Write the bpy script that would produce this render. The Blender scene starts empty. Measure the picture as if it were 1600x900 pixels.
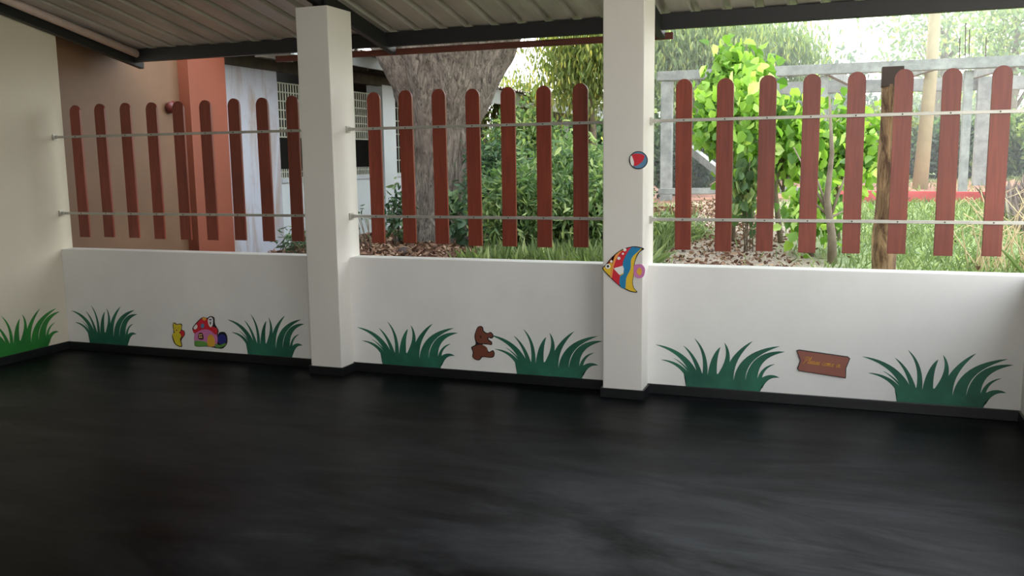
import bpy, bmesh, math, random
import numpy as np
from mathutils import Vector, Matrix, noise
random.seed(7); rng = np.random.default_rng(11)
S = bpy.context.scene
COL = S.collection

# ------------------------------------------------------------------ camera
F_PX, YAW, PITCH, ROLL = 1422.27, -0.3551, -0.1419, -0.0138
CAM = np.array([0.0, -6.154, 1.644])
FW = np.array([math.sin(YAW)*math.cos(PITCH), math.cos(YAW)*math.cos(PITCH), math.sin(PITCH)])
RT = np.array([math.cos(YAW), -math.sin(YAW), 0.0]); UPV = np.cross(RT, FW)
cr, sr = math.cos(ROLL), math.sin(ROLL)
CX = RT*cr + UPV*sr; CY = -RT*sr + UPV*cr
cd = bpy.data.cameras.new('camera'); cam = bpy.data.objects.new('camera', cd); COL.objects.link(cam)
cd.sensor_width = 36; cd.lens = F_PX*36/1600; cd.clip_start = .05; cd.clip_end = 300
m = Matrix.Identity(4)
for i in range(3):
    m[i][0] = CX[i]; m[i][1] = CY[i]; m[i][2] = -FW[i]; m[i][3] = CAM[i]
cam.matrix_world = m; S.camera = cam

# ------------------------------------------------------------------ light
W_STR, SUN_STR = 4.8, 6.5
S.view_settings.view_transform = 'Standard'; S.view_settings.look = 'None'
S.view_settings.gamma = 1; S.view_settings.use_curve_mapping = False
S.view_settings.exposure = 0.0
w = bpy.data.worlds.new('sky'); S.world = w; w.use_nodes = True
nt = w.node_tree; nt.nodes.clear()
o_ = nt.nodes.new('ShaderNodeOutputWorld'); b_ = nt.nodes.new('ShaderNodeBackground')
tc = nt.nodes.new('ShaderNodeTexCoord'); sp = nt.nodes.new('ShaderNodeSeparateXYZ'); rp = nt.nodes.new('ShaderNodeValToRGB')
nt.links.new(tc.outputs['Generated'], sp.inputs[0]); nt.links.new(sp.outputs['Z'], rp.inputs[0])
rp.color_ramp.elements[0].position = 0; rp.color_ramp.elements[0].color = (1, .98, .94, 1)
rp.color_ramp.elements[1].position = .8; rp.color_ramp.elements[1].color = (.80, .90, 1, 1)
nt.links.new(rp.outputs[0], b_.inputs[0]); b_.inputs[1].default_value = W_STR
nt.links.new(b_.outputs[0], o_.inputs[0])
sd = bpy.data.lights.new('sun', 'SUN'); so = bpy.data.objects.new('sun', sd); COL.objects.link(so)
sd.energy = SUN_STR; sd.angle = math.radians(3); sd.color = (1, .92, .76)
sdir = Vector((-.32, .5, 1.15)).normalized()
so.rotation_euler = sdir.to_track_quat('Z', 'Y').to_euler(); so.location = (6, 8, 14)

# ------------------------------------------------------------------ helpers
def ray(px, py):
    u = (px-800)/F_PX; v = -(py-450)/F_PX
    return FW + u*CX + v*CY
def P(px, py, y):                       # point on the upright plane y = const
    d = ray(px, py); t = (y-CAM[1])/d[1]; return Vector(CAM + t*d)
def PX(px, py, x):
    d = ray(px, py); t = (x-CAM[0])/d[0]; return Vector(CAM + t*d)
def lin(c):
    return tuple(((v/255)/12.92 if v/255 <= .04045 else ((v/255+.055)/1.055)**2.4) for v in c)
def tag(o, label=None, cat=None, group=None, kind=None):
    if label: o['label'] = label
    if cat: o['category'] = cat
    if group: o['group'] = group
    if kind: o['kind'] = kind
    return o
def empty(name, loc, label=None, cat=None, group=None, kind=None):
    o = bpy.data.objects.new(name, None); COL.objects.link(o); o.location = loc
    o.empty_display_size = .1
    return tag(o, label, cat, group, kind)
def link(name, me, mat, parent=None):
    o = bpy.data.objects.new(name, me); COL.objects.link(o)
    if mat is not None:
        for mm in (mat if isinstance(mat, (list, tuple)) else [mat]): me.materials.append(mm)
    if parent is not None:
        o.parent = parent
        w = parent.location.copy(); q = parent.parent
        while q is not None: w += q.location; q = q.parent
        o.location = -w              # vertices are written in world coordinates
    return o
class MB:
    def __init__(s): s.bm = bmesh.new()
    def box(s, x0, x1, y0, y1, z0, z1, bev=0):
        vs = [s.bm.verts.new((x, y, z)) for z in (z0, z1) for x, y in ((x0, y0), (x1, y0), (x1, y1), (x0, y1))]
        fs = [(3, 2, 1, 0), (4, 5, 6, 7), (0, 1, 5, 4), (1, 2, 6, 5), (2, 3, 7, 6), (3, 0, 4, 7)]
        ff = [s.bm.faces.new([vs[i] for i in f]) for f in fs]
        if bev:
            es = list({e for f in ff for e in f.edges})
            bmesh.ops.bevel(s.bm, geom=es, offset=bev, segments=2, affect='EDGES', profile=.6)
        return s
    def hexa(s, pts, bev=0):            # 8 corners, bottom 4 then top 4
        vs = [s.bm.verts.new(p) for p in pts]
        ff = [s.bm.faces.new([vs[i] for i in f]) for f in [(3, 2, 1, 0), (4, 5, 6, 7), (0, 1, 5, 4), (1, 2, 6, 5), (2, 3, 7, 6), (3, 0, 4, 7)]]
        if bev:
            es = list({e for f in ff for e in f.edges})
            bmesh.ops.bevel(s.bm, geom=es, offset=bev, segments=2, affect='EDGES')
        return s
    def bar(s, a, b, wd, ht, up=(0, 0, 1), bev=0):
        a = Vector(a); b = Vector(b); d = (b-a).normalized(); u = Vector(up); r = d.cross(u).normalized(); u = r.cross(d)
        c = [(-1, -1), (1, -1), (1, 1), (-1, 1)]
        pts = [a + r*(i*wd/2) + u*(j*ht/2) for i, j in c] + [b + r*(i*wd/2) + u*(j*ht/2) for i, j in c]
        return s.hexa(pts, bev)
    def tube(s, pts, rad, n=8, cap=True):
        pts = [Vector(p) for p in pts]; rings = []
        if not isinstance(rad, (list, tuple)): rad = [rad]*len(pts)
        pr = None
        for i, p in enumerate(pts):
            d = (pts[min(i+1, len(pts)-1)] - pts[max(i-1, 0)]).normalized()
            if pr is None: pr = d.orthogonal().normalized()
            pr = (pr - d*pr.dot(d)).normalized(); q = d.cross(pr)
            rings.append([s.bm.verts.new(p + (pr*math.cos(k*2*math.pi/n) + q*math.sin(k*2*math.pi/n))*rad[i]) for k in range(n)])
        for a, b in zip(rings, rings[1:]):
            for k in range(n): s.bm.faces.new((a[k], a[(k+1) % n], b[(k+1) % n], b[k]))
        if cap:
            s.bm.faces.new(rings[0][::-1]); s.bm.faces.new(rings[-1])
        return s
    def poly(s, pts, off):              # extruded polygon: pts in 3D, off = thickness vector
        off = Vector(off); a = [s.bm.verts.new(Vector(p)) for p in pts]; b = [s.bm.verts.new(Vector(p)+off) for p in pts]
        n = len(a)
        s.bm.faces.new(a); s.bm.faces.new(b[::-1])
        for i in range(n): s.bm.faces.new((a[i], b[i], b[(i+1) % n], a[(i+1) % n]))
        return s
    def build(s, name, mat, parent=None, smooth=False):
        bmesh.ops.recalc_face_normals(s.bm, faces=s.bm.faces)
        me = bpy.data.meshes.new(name); s.bm.to_mesh(me); s.bm.free()
        if smooth: me.shade_smooth()
        return link(name, me, mat, parent)

# ------------------------------------------------------------------ materials
class NT:
    def __init__(s, name):
        s.m = bpy.data.materials.new(name); s.m.use_nodes = True; s.t = s.m.node_tree
        s.b = s.t.nodes['Principled BSDF']; s.out = s.t.nodes['Material Output']
        s.c = s.t.nodes.new('ShaderNodeTexCoord').outputs['Object']
    def n(s, k, **kw):
        x = s.t.nodes.new(k)
        for a, b in kw.items(): setattr(x, a, b)
        return x
    def l(s, a, b): s.t.links.new(a, b)
    def mapping(s, scale=(1, 1, 1), src=None, rot=(0, 0, 0)):
        x = s.n('ShaderNodeMapping'); x.inputs['Scale'].default_value = scale; x.inputs['Rotation'].default_value = rot
        s.l(src or s.c, x.inputs[0]); return x.outputs[0]
    def noise(s, scale, detail=4, rough=.55, src=None, dist=0):
        x = s.n('ShaderNodeTexNoise'); x.inputs['Scale'].default_value = scale; x.inputs['Detail'].default_value = detail
        x.inputs['Roughness'].default_value = rough; x.inputs['Distortion'].default_value = dist
        s.l(src or s.c, x.inputs['Vector']); return x.outputs['Fac']
    def ramp(s, fac, stops, interp='LINEAR'):
        x = s.n('ShaderNodeValToRGB'); x.color_ramp.interpolation = interp; e = x.color_ramp.elements
        while len(e) < len(stops): e.new(.5)
        for i, (p, c) in enumerate(stops):
            e[i].position = p; e[i].color = (c, c, c, 1) if isinstance(c, (int, float)) else (*c[:3], 1)
        s.l(fac, x.inputs[0]); return x.outputs[0]
    def mix(s, fac, a, b, mode='MIX'):
        x = s.n('ShaderNodeMix', data_type='RGBA', blend_type=mode)
        if isinstance(fac, (int, float)): x.inputs[0].default_value = fac
        else: s.l(fac, x.inputs[0])
        for i, v in ((6, a), (7, b)):
            if isinstance(v, tuple): x.inputs[i].default_value = (*v[:3], 1)
            else: s.l(v, x.inputs[i])
        return x.outputs[2]
    def bump(s, h, strength=.3, dist=.01):
        x = s.n('ShaderNodeBump'); x.inputs['Strength'].default_value = strength; x.inputs['Distance'].default_value = dist
        s.l(h, x.inputs['Height']); s.l(x.outputs[0], s.b.inputs['Normal'])
    def base(s, v):
        if isinstance(v, tuple): s.b.inputs['Base Color'].default_value = (*v[:3], 1)
        else: s.l(v, s.b.inputs['Base Color'])
    def rough(s, v):
        if isinstance(v, (int, float)): s.b.inputs['Roughness'].default_value = v
        else: s.l(v, s.b.inputs['Roughness'])

def plain(name, rgb, rough=.6, var=.12, scale=6, bump=0, metal=0, spec=.5):
    k = NT(name); c = lin(rgb)
    f = k.noise(scale, 5)
    k.base(k.mix(k.ramp(f, [(.3, 0.), (.7, 1.)]), tuple(v*(1-var) for v in c), tuple(min(1, v*(1+var)) for v in c)))
    k.rough(rough); k.b.inputs['Metallic'].default_value = metal; k.b.inputs['Specular IOR Level'].default_value = spec
    if bump: k.bump(k.noise(scale*8, 6), bump, .01)
    return k.m

# painted plaster
def plaster(name, rgb, stain=.06):
    k = NT(name); c = lin(rgb)
    f = k.noise(1.3, 6, .6); g = k.noise(40, 4)
    col = k.mix(k.ramp(f, [(.35, 0.), (.75, 1.)]), c, tuple(v*(1-stain*2) for v in c))
    k.base(k.mix(k.ramp(g, [(.4, 0.), (.8, stain)]), col, tuple(v*.8 for v in c)))
    k.rough(.5); k.bump(k.noise(90, 5), .12, .004); return k.m
M_wall = plaster('white_paint', (226, 224, 220))
M_pillar = plaster('white_pillar_paint', (212, 208, 201), .04)
M_cream = plaster('cream_side_wall_paint', (200, 193, 174), .05)
M_black = plain('black_skirting_paint', (19, 20, 22), .35, .2, 9, .1)
# floor : black screed paint with brush scuffs and a painted-in sheen
k = NT('black_floor_paint')
mp = k.mapping((.55, 1.6, 1), rot=(0, 0, .35))
f1 = k.noise(1.4, 7, .62, mp, .8); f2 = k.noise(6, 8, .7, mp, 1.2); f3 = k.noise(.55, 3, .5)
sc = k.mix(.5, k.ramp(f1, [(.42, 0.), (.75, 1.)]), k.ramp(f2, [(.5, 0.), (.8, 1.)]), 'MIX')
sc = k.mix(1., sc, k.ramp(f3, [(.38, .15), (.62, 1.)]), 'MULTIPLY')
sxy = k.n('ShaderNodeSeparateXYZ'); k.l(k.c, sxy.inputs[0])       # scuffs painted paler toward the near right, standing in for reflected light
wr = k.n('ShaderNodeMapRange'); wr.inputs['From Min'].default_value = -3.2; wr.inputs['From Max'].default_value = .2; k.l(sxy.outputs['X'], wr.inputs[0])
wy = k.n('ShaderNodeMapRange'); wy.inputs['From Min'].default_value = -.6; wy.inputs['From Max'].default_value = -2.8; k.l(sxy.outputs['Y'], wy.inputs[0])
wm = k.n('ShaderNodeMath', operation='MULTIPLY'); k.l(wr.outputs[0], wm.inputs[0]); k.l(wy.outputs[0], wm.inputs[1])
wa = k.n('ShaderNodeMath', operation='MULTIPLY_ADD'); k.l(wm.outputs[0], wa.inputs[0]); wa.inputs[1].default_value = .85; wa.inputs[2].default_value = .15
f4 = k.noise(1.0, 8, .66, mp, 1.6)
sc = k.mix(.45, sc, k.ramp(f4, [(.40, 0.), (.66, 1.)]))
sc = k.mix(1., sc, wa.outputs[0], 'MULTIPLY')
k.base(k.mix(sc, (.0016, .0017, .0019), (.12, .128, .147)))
k.b.inputs['Specular IOR Level'].default_value = .05
k.rough(k.ramp(f1, [(.3, .3), (.75, .48)])); k.bump(k.noise(14, 6, .6, mp), .06, .004)
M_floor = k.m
# galvanised sheet
k = NT('corrugated_zinc'); f = k.noise(2.2, 5, .6, k.mapping((3, .5, 1)))
k.base(k.mix(k.ramp(f, [(.3, 0.), (.7, 1.)]), lin((160, 157, 154)), lin((192, 189, 184)))); k.rough(.42); k.b.inputs['Metallic'].default_value = .25
M_roof = k.m
M_steel_black = plain('black_steel_paint', (20, 21, 24), .5, .15)
M_alu = plain('brushed_aluminium', (176, 174, 166), .42, .08, 20, 0, .6)
M_screw = plain('dark_screw_steel', (70, 62, 56), .45, .2, 30, 0, .7)
M_pvc = plain('pinkish_white_pipe', (205, 186, 180), .45, .08)
# varnished wood
def wood(name, a, b, rough=.34, sc=1.0, grain=(28, 28, 1.6)):
    k = NT(name); f = k.noise(1.2*sc, 6, .6, k.mapping(grain), 1.5); g = k.noise(1.2, 4)
    c = k.mix(k.ramp(f, [(.3, 0.), (.7, 1.)]), lin(a), lin(b)); c = k.mix(k.ramp(g, [(.3, 0.), (.75, .55)]), c, lin(tuple(v*.7 for v in a)))
    k.base(c); k.rough(rough); k.bump(f, .12, .004); return k.m
M_picket = wood('red_brown_varnish', (114, 46, 32), (144, 66, 46), .34)
M_plank = wood('brown_red_plank', (86, 42, 28), (120, 62, 44), .5, 1, (1.6, 28, 28))
k = NT('weathered_timber'); f = k.noise(5, 7, .7, k.mapping((3, 3, .8)), .8)
k.base(k.mix(k.ramp(f, [(.42, 0.), (.62, 1.)]), lin((84, 60, 42)), lin((168, 138, 104)))); k.rough(.9); k.bump(f, .9, .03); M_timber = k.m
M_timbercap = plain('dark_timber_cap', (62, 50, 44), .7, .2)
# bark
k = NT('rain_tree_bark'); f = k.noise(3, 8, .7, k.mapping((7, 7, 1.3)), 1.2); g = k.noise(1.2, 3)
c = k.mix(k.ramp(f, [(.36, 0.), (.62, 1.)]), lin((50, 43, 38)), lin((150, 138, 124)))
k.base(k.mix(k.ramp(g, [(.4, 0.), (.7, .45)]), c, lin((104, 88, 76)))); k.rough(.9); k.bump(f, 1.0, .06)
M_bark = k.m
M_twig = plain('thin_branch_bark', (112, 100, 84), .85, .25, 12)
M_dry = plain('dry_stalk', (196, 176, 140), .85, .2, 12)
# concrete
k = NT('weathered_concrete'); f = k.noise(5, 7, .65)
k.base(k.mix(k.ramp(f, [(.35, 0.), (.7, 1.)]), lin((118, 122, 120)), lin((160, 163, 158)))); k.rough(.85); k.bump(k.noise(30, 6), .4, .01)
M_conc = k.m
M_pole = plain('cream_pole_concrete', (168, 158, 130), .8, .1, 4)
# leaves
def leafmat(name, stops, trans=.45, rough=.5, tcol=(1.35, 1.5, .55)):
    k = NT(name); a = k.n('ShaderNodeAttribute', attribute_name='rnd')
    c = k.ramp(a.outputs['Fac'], [(p, lin(cc)) for p, cc in stops])
    k.l(c, k.b.inputs['Base Color']); k.rough(rough); k.b.inputs['Specular IOR Level'].default_value = .3
    t = k.n('ShaderNodeBsdfTranslucent'); tc_ = k.mix(1., c, tcol, 'MULTIPLY'); k.l(tc_, t.inputs[0])
    mx = k.n('ShaderNodeMixShader'); mx.inputs[0].default_value = trans
    k.l(k.b.outputs[0], mx.inputs[1]); k.l(t.outputs[0], mx.inputs[2]); k.l(mx.outputs[0], k.out.inputs[0]); return k.m
L_mid = leafmat('mid_green_leaf', [(0, (58, 82, 52)), (.55, (100, 126, 82)), (1, (178, 190, 128))], tcol=(1.2, 1.35, .75))
L_dark = leafmat('dark_green_leaf', [(0, (46, 66, 50)), (.7, (84, 108, 80)), (1, (134, 154, 112))], tcol=(1.1, 1.3, .8))
L_lime = leafmat('lime_vine_leaf', [(0, (60, 94, 46)), (.45, (104, 142, 62)), (.8, (170, 204, 96)), (1, (220, 236, 160))], .5, tcol=(1.25, 1.35, .7))
L_yel = leafmat('yellow_green_leaf', [(0, (76, 94, 50)), (.6, (116, 130, 72)), (1, (188, 180, 96))], .4, tcol=(1.2, 1.3, .75))
L_grey = leafmat('grey_green_leaf', [(0, (92, 112, 88)), (.6, (128, 148, 116)), (1, (182, 188, 128))])
L_litter = leafmat('fallen_leaf', [(0, (72, 50, 40)), (.5, (122, 90, 70)), (1, (186, 160, 132))], .1, .8, (1, 1, 1))
L_grass = leafmat('grass_blade', [(0, (88, 106, 68)), (.6, (138, 154, 108)), (1, (196, 202, 152))], .35, tcol=(1.1, 1.25, .7))
L_pinkgrass = leafmat('dry_flowering_grass', [(0, (112, 104, 88)), (.5, (150, 136, 136)), (1, (186, 178, 146))], .3, .8, (1, 1, 1))

# ------------------------------------------------------------------ room shell
XL, XR, YB, WT, WH = -6.54, 1.03, -8.6, .15, .90
def struct(mb, name, mat): return tag(mb.build(name, mat), kind='structure')
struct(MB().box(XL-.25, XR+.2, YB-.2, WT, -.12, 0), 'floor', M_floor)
# low front wall between and behind the pillars
fw = MB()
fw.box(XL, XR+.17, 0, WT, 0, WH, .006)
struct(fw, 'wall_front', M_wall)
def roofz(y): return 2.92 - .2*y           # underside of the sheet pans
lw = MB(); y0, y1 = YB, .135
lw.hexa([(XL-.22, y0, -.05), (XL, y0, -.05), (XL, y1, -.05), (XL-.22, y1, -.05),
         (XL-.22, y0, roofz(y0)-.12), (XL, y0, roofz(y0)-.12), (XL, y1, roofz(y1)-.12), (XL-.22, y1, roofz(y1)-.12)], .004)
struct(lw, 'wall_left', M_cream)
rw = MB(); rw.box(XR, XR+.17, YB, 0, 0, WH, .006)
ya_, yb_ = -6.2, -4.2  # unseen tall stretch; gaps either side sized to let light in
rw.hexa([(XR, ya_, WH-.01), (XR+.17, ya_, WH-.01), (XR+.17, yb_, WH-.01), (XR, yb_, WH-.01),
         (XR, ya_, roofz(ya_)-.01), (XR+.17, ya_, roofz(ya_)-.01), (XR+.17, yb_, roofz(yb_)-.01), (XR, yb_, roofz(yb_)-.01)])
struct(rw, 'wall_right', M_wall)
struct(MB().box(XL, -.9, YB-.2, YB, 0, roofz(YB)-.05), 'wall_back', M_wall)  # unseen wall, cut short so an added opening lights the room
# skirtings
SK = .07
struct(MB().box(XL, XR, -.014, 0, 0, SK, .003), 'baseboard_front', M_black)
struct(MB().box(XL, XL+.014, YB, -.014, 0, SK, .003), 'baseboard_left', M_black)
struct(MB().box(XR-.014, XR, YB, -.014, 0, SK, .003), 'baseboard_right', M_black)

# ceiling: IBR sheet, ribs run with the slope
pitch, ribw = .232, .075
prof = []
x = -6.9
while x < 1.5:
    prof += [(x, 0), (x+pitch-ribw, 0), (x+pitch-ribw+.014, .045), (x+pitch-.014, .045)]
    x += pitch
bm = bmesh.new(); rows = []
for y in (1.16, -2.5, -6, -10.4):
    rows.append([bm.verts.new((px, y, roofz(y)-.08+dz+.08)) for px, dz in prof])
for a, b in zip(rows, rows[1:]):
    for i in range(len(a)-1): bm.faces.new((a[i], a[i+1], b[i+1], b[i]))
me = bpy.data.meshes.new('ceiling'); bm.to_mesh(me); bm.free()
ce = link('ceiling', me, M_roof); tag(ce, kind='structure')
sm = ce.modifiers.new('thick', 'SOLIDIFY'); sm.thickness = .004

# rafters
def rafter(x, label, y1=1.1):
    y0 = YB
    mb = MB(); zt = lambda y: roofz(y)-.03; zb = lambda y: 2.768-.2*y
    mb.hexa([(x-.03, y0, zb(y0)), (x+.03, y0, zb(y0)), (x+.03, y1, zb(y1)), (x-.03, y1, zb(y1)),
             (x-.03, y0, zt(y0)), (x+.03, y0, zt(y0)), (x+.03, y1, zt(y1)), (x-.03, y1, zt(y1))], .004)
    return tag(mb.build('roof_rafter', M_steel_black), label, 'rafter')
rafter(-6.49, 'black steel rafter sloping down along the top of the left wall')
rafter(-3.76, 'black steel rafter passing over the left white pillar')
rafter(-1.42, 'black steel rafter passing over the right white pillar')
# purlin along the eaves
pz = 2.60
tag(MB().box(-6.50, 1.5, .96, 1.02, pz, pz+.115, .004).build('eaves_beam', M_steel_black),
    'long black steel beam carrying the lower edge of the corrugated roof', 'beam')
tag(MB().box(-6.50, 1.5, -3.03, -2.97, roofz(-3)-.12, roofz(-3)-.004, .004).build('roof_purlin', M_steel_black),
    'black steel purlin across the roof above the middle of the room', 'beam')
# pipe above the left rafter
tag(MB().tube([(-6.42, -4.0, 3.668), (-6.42, -1, 3.068), (-6.42, 1.03, 2.662)], .036, 16).build('conduit_pipe', M_pvc, None, True),
    'pinkish white pipe running down on top of the left rafter', 'pipe')
# plank fascia fixed to the rafter ends
pa, pb = P(432, 97, 1.14), P(1052, 61, 1.14)
pl = MB(); h_ = .052
pl.hexa([(pa.x, 1.125, pa.z), (pb.x, 1.125, pb.z), (pb.x, 1.15, pb.z), (pa.x, 1.15, pa.z),
         (pa.x, 1.125, pa.z+h_), (pb.x, 1.125, pb.z+h_), (pb.x, 1.15, pb.z+h_), (pa.x, 1.15, pa.z+h_)], .002)
tag(pl.build('eaves_plank', M_plank), 'reddish brown wooden plank hanging just below the black eaves beam', 'plank')

# pillars
def pillar(x0, x1, label):
    root = empty('pillar', ((x0+x1)/2, -.03, 0), label, 'pillar')
    MB().box(x0, x1, -.19, .15, 0, 2.764, .006).build('pillar_shaft', M_pillar, root)
    s = MB()
    s.box(x0-.014, x1+.014, -.204, -.19, 0, SK-.005, .002); s.box(x0-.014, x0, -.19, -.014, 0, SK-.005, .002); s.box(x1, x1+.014, -.19, -.014, 0, SK-.005, .002)
    s.build('skirting', M_black, root)
    xc = (x0+x1)/2
    MB().box(xc-.055, xc-.04, -.08, -.02, 2.764, 2.93).box(xc+.04, xc+.055, -.08, -.02, 2.764, 2.93).build('roof_bracket', M_steel_black, root)
    return root
pillar(-3.888, -3.617, 'left white square pillar at the end of the left bay')
pillar(-1.552, -1.278, 'right white square pillar with the painted fish board')

# ------------------------------------------------------------------ picket fence panels
YP = .055
RZU, RZL = 1.878, 1.215
def fence(x0, x1, xs, label):
    root = empty('picket_fence', ((x0+x1)/2, YP, WH+.1), label, 'fence', 'picket fence panels above the low wall')
    wd, th, z0, z1 = .108, .022, 1.008, 2.148
    for i, x in enumerate(xs):
        r = wd/2; dz = random.uniform(-.006, .006); a0 = random.uniform(-.004, .004)
        pts = [(x-r, z0+dz), (x+r, z0+dz)] + [(x+r*math.cos(t)+a0, z1-r+dz+r*math.sin(t)) for t in [j*math.pi/14 for j in range(15)]]
        mb = MB(); mb.poly([(p[0], YP-th/2, p[1]) for p in pts], (0, th, 0))
        bmesh.ops.bevel(mb.bm, geom=[e for e in mb.bm.edges if abs(e.verts[0].co.y-e.verts[1].co.y) < 1e-6], offset=.003, segments=2, affect='EDGES')
        mb.build('picket', M_picket, root)
    for z in (RZU, RZL):
        yf = YP-th/2-.016
        rail = MB().box(x0, x1, yf, YP-th/2, z-.0105, z+.0105, .002).build('rail', M_alu, root)
        for x in xs:
            MB().tube([(x, yf-.003, z), (x, yf+.004, z)], .0048, 10).build('screw', M_screw, rail)
        for xe, s_ in ((x0, 1), (x1, -1)):
            if xe > .95: continue
            b = MB(); b.box(min(xe, xe+s_*.012), max(xe, xe+s_*.012), yf-.022, yf+.03, z-.028, z+.024, .002)
            b.box(min(xe, xe+s_*.04), max(xe, xe+s_*.04), yf-.003, yf+.02, z-.014, z+.014, .002)
            b.build('wall_bracket', M_alu, root)
    return root
fence(XL, -3.888, [-6.304+.2735*i for i in range(9)], 'red-brown picket panel in the left bay beside the left wall')
fence(-3.617, -1.552, [-3.393+.2697*i for i in range(7)], 'red-brown picket panel in the middle bay between the two pillars')
fence(-1.278, 1.06, [-1.055+.2687*i for i in range(8)], 'red-brown picket panel in the right bay before the garden')

# ------------------------------------------------------------------ wall paintings
def gradmat(name, a, b, rough=.5):
    k = NT(name); f = k.noise(5, 4)
    k.base(k.mix(k.ramp(f, [(.3, 0.), (.7, 1.)]), lin(a), lin(b))); k.rough(rough); return k.m
M_tuft = gradmat('dark_green_wall_paint', (20, 78, 62), (38, 106, 82))
M_tuftL = gradmat('bright_green_wall_paint', (16, 92, 34), (40, 124, 44))
def tpx(cx_, cy_):
    return P(1340+cx_*.1625, 540+cy_*.1625, 0)
BL = [((420, 460), (330, 290), (105, 262), 62), ((445, 430), (370, 310), (248, 245), 26), ((490, 460), (400, 180), (50, 105), 95),
      ((545, 450), (500, 230), (362, 118), 62), ((590, 450), (635, 190), (490, 45), 62), ((675, 450), (690, 240), (778, 135), 110),
      ((765, 450), (915, 240), (825, 90), 85), ((860, 480), (880, 240), (1143, 75), 112), ((980, 500), (1000, 210), (1445, 130), 135),
      ((1112, 520), (1130, 205), (1500, 187), 140), ((1200, 510), (1220, 350), (1385, 315), 52), ((1195, 545), (1290, 410), (1430, 455), 90)]
def tuft_shapes():
    out = []
    org = tpx(378, 548)
    for b, c, t, w_ in BL:
        b, c, t = [tpx(*q) - org for q in (b, c, t)]
        b, c, t = [Vector((q.x, q.z)) for q in (b, c, t)]
        ww = w_*.1625*(.2697/76)*.5
        L, R = [], []
        for i in range(13):
            s = i/12; p = b*(1-s)**2 + c*2*s*(1-s) + t*s*s
            d = ((c-b)*(1-s) + (t-c)*s).normalized(); n_ = Vector((-d.y, d.x)); h = ww*(1-s)**.75*(1 if i < 12 else 0) + .0006
            L.append(p+n_*h); R.append(p-n_*h)
        out.append(L + R[::-1])
    base = [(378, 548), (377, 470), (358, 405), (460, 412), (560, 405), (640, 420), (720, 405), (800, 440), (900, 480), (1030, 475), (1170, 478), (1232, 485), (1262, 510), (1225, 545), (1208, 602)]
    q = [tpx(*v)-org for v in base]; base2 = [Vector((v.x, v.z)) for v in q]
    base2[0].y = SK - org.z; base2[-1].y = SK - org.z
    out.append(base2)
    return out, org.z
TS, TZ = tuft_shapes()
def tuft(fn, label, mat, off):
    bm = bmesh.new()
    for j, sh in enumerate(TS):
        v = [bm.verts.new(fn(q.x, q.y+TZ) + Vector(off)*(1+j*.15)) for q in sh]
        if len(sh) == 26:
            for i in range(12): bm.faces.new((v[i], v[i+1], v[25-i-1], v[25-i]))
        else:                                # solid foot of the tuft: a strip from its top line down to the skirting
            top = v[1:-1]; x0_, x1_ = sh[0].x, sh[-1].x; zc = sh[0].y
            bot = []
            for i, t in enumerate(top):
                q = sh[1+i]; fx = min(max(q.x, x0_), x1_)
                bot.append(bm.verts.new(fn(fx, SK-.002) + Vector(off)*(1+j*.15)))
            for i in range(len(top)-1): bm.faces.new((top[i], top[i+1], bot[i+1], bot[i]))
            bm.verts.remove(v[0]); bm.verts.remove(v[-1])
    me = bpy.data.meshes.new('grass_mural'); bm.to_mesh(me); bm.free()
    return tag(link('grass_mural', me, mat), label, 'mural', 'green grass tufts painted on the low walls')
for px, py, lb in ((140.5, 533, 'dark green painted grass tuft in the left corner of the left bay wall'),
                   (387.6, 551, 'dark green painted grass tuft touching the left pillar in the left bay'),
                   (598, 568, 'dark green painted grass tuft left of the brown plush in the middle bay'),
                   (808, 582, 'dark green painted grass tuft right of the brown plush in the middle bay'),
                   (1072, 600, 'dark green painted grass tuft left of the brown plaque in the right bay'),
                   (1401, 628, 'dark green painted grass tuft right of the brown plaque in the right bay')):
    ox = P(px, py, 0).x
    sx = .86 if px < 500 else 1.0
    tuft(lambda a, b, ox=ox, sx=sx: Vector((ox+a*sx, 0, b)), lb, M_tuft, (0, -.0008, 0))
yr_ = PX(75.5, 539, XL).y
wblk = TS[-1][-1].x
tuft(lambda a, b: Vector((XL, yr_-(wblk-a)*1.0, b)), 'brighter green painted grass tuft on the left side wall', M_tuftL, (.0008, 0, 0))

# painted board cut-outs --------------------------------------------------
def pmat(name, rgb, r=.4): return plain(name, rgb, r, .06, 10)
PC = {n: pmat('board_paint_'+n, c) for n, c in dict(black=(24, 24, 30), red=(200, 36, 52), blue=(26, 122, 168), yellow=(222, 182, 44), orange=(228, 150, 70),
      white=(226, 226, 220), pink=(206, 150, 170), brown=(112, 62, 46), plaque=(140, 84, 70), mag=(196, 116, 168), green=(96, 150, 70), navy=(40, 44, 120), gold=(214, 160, 54),
      bearyellow=(206, 188, 44), dkred=(160, 24, 40), ballblue=(84, 128, 160), peach=(238, 196, 120), darkbrown=(60, 36, 30)).items()}
def smooth_poly(pts, n=4):
    out = []; N = len(pts)
    for i in range(N):
        p0, p1, p2, p3 = [Vector(pts[(i+j) % N]) for j in (-1, 0, 1, 2)]
        for s in range(n):
            t = s/n
            out.append(tuple(.5*((2*p1)+(p2-p0)*t+(2*p0-5*p1+4*p2-p3)*t*t+(3*p1-p0-3*p2+p3)*t**3)))
    return out
def circ(cx, cy, r, ry=None, n=18): return [(cx+r*math.cos(i*2*math.pi/n), cy+(ry or r)*math.sin(i*2*math.pi/n)) for i in range(n)]
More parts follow.
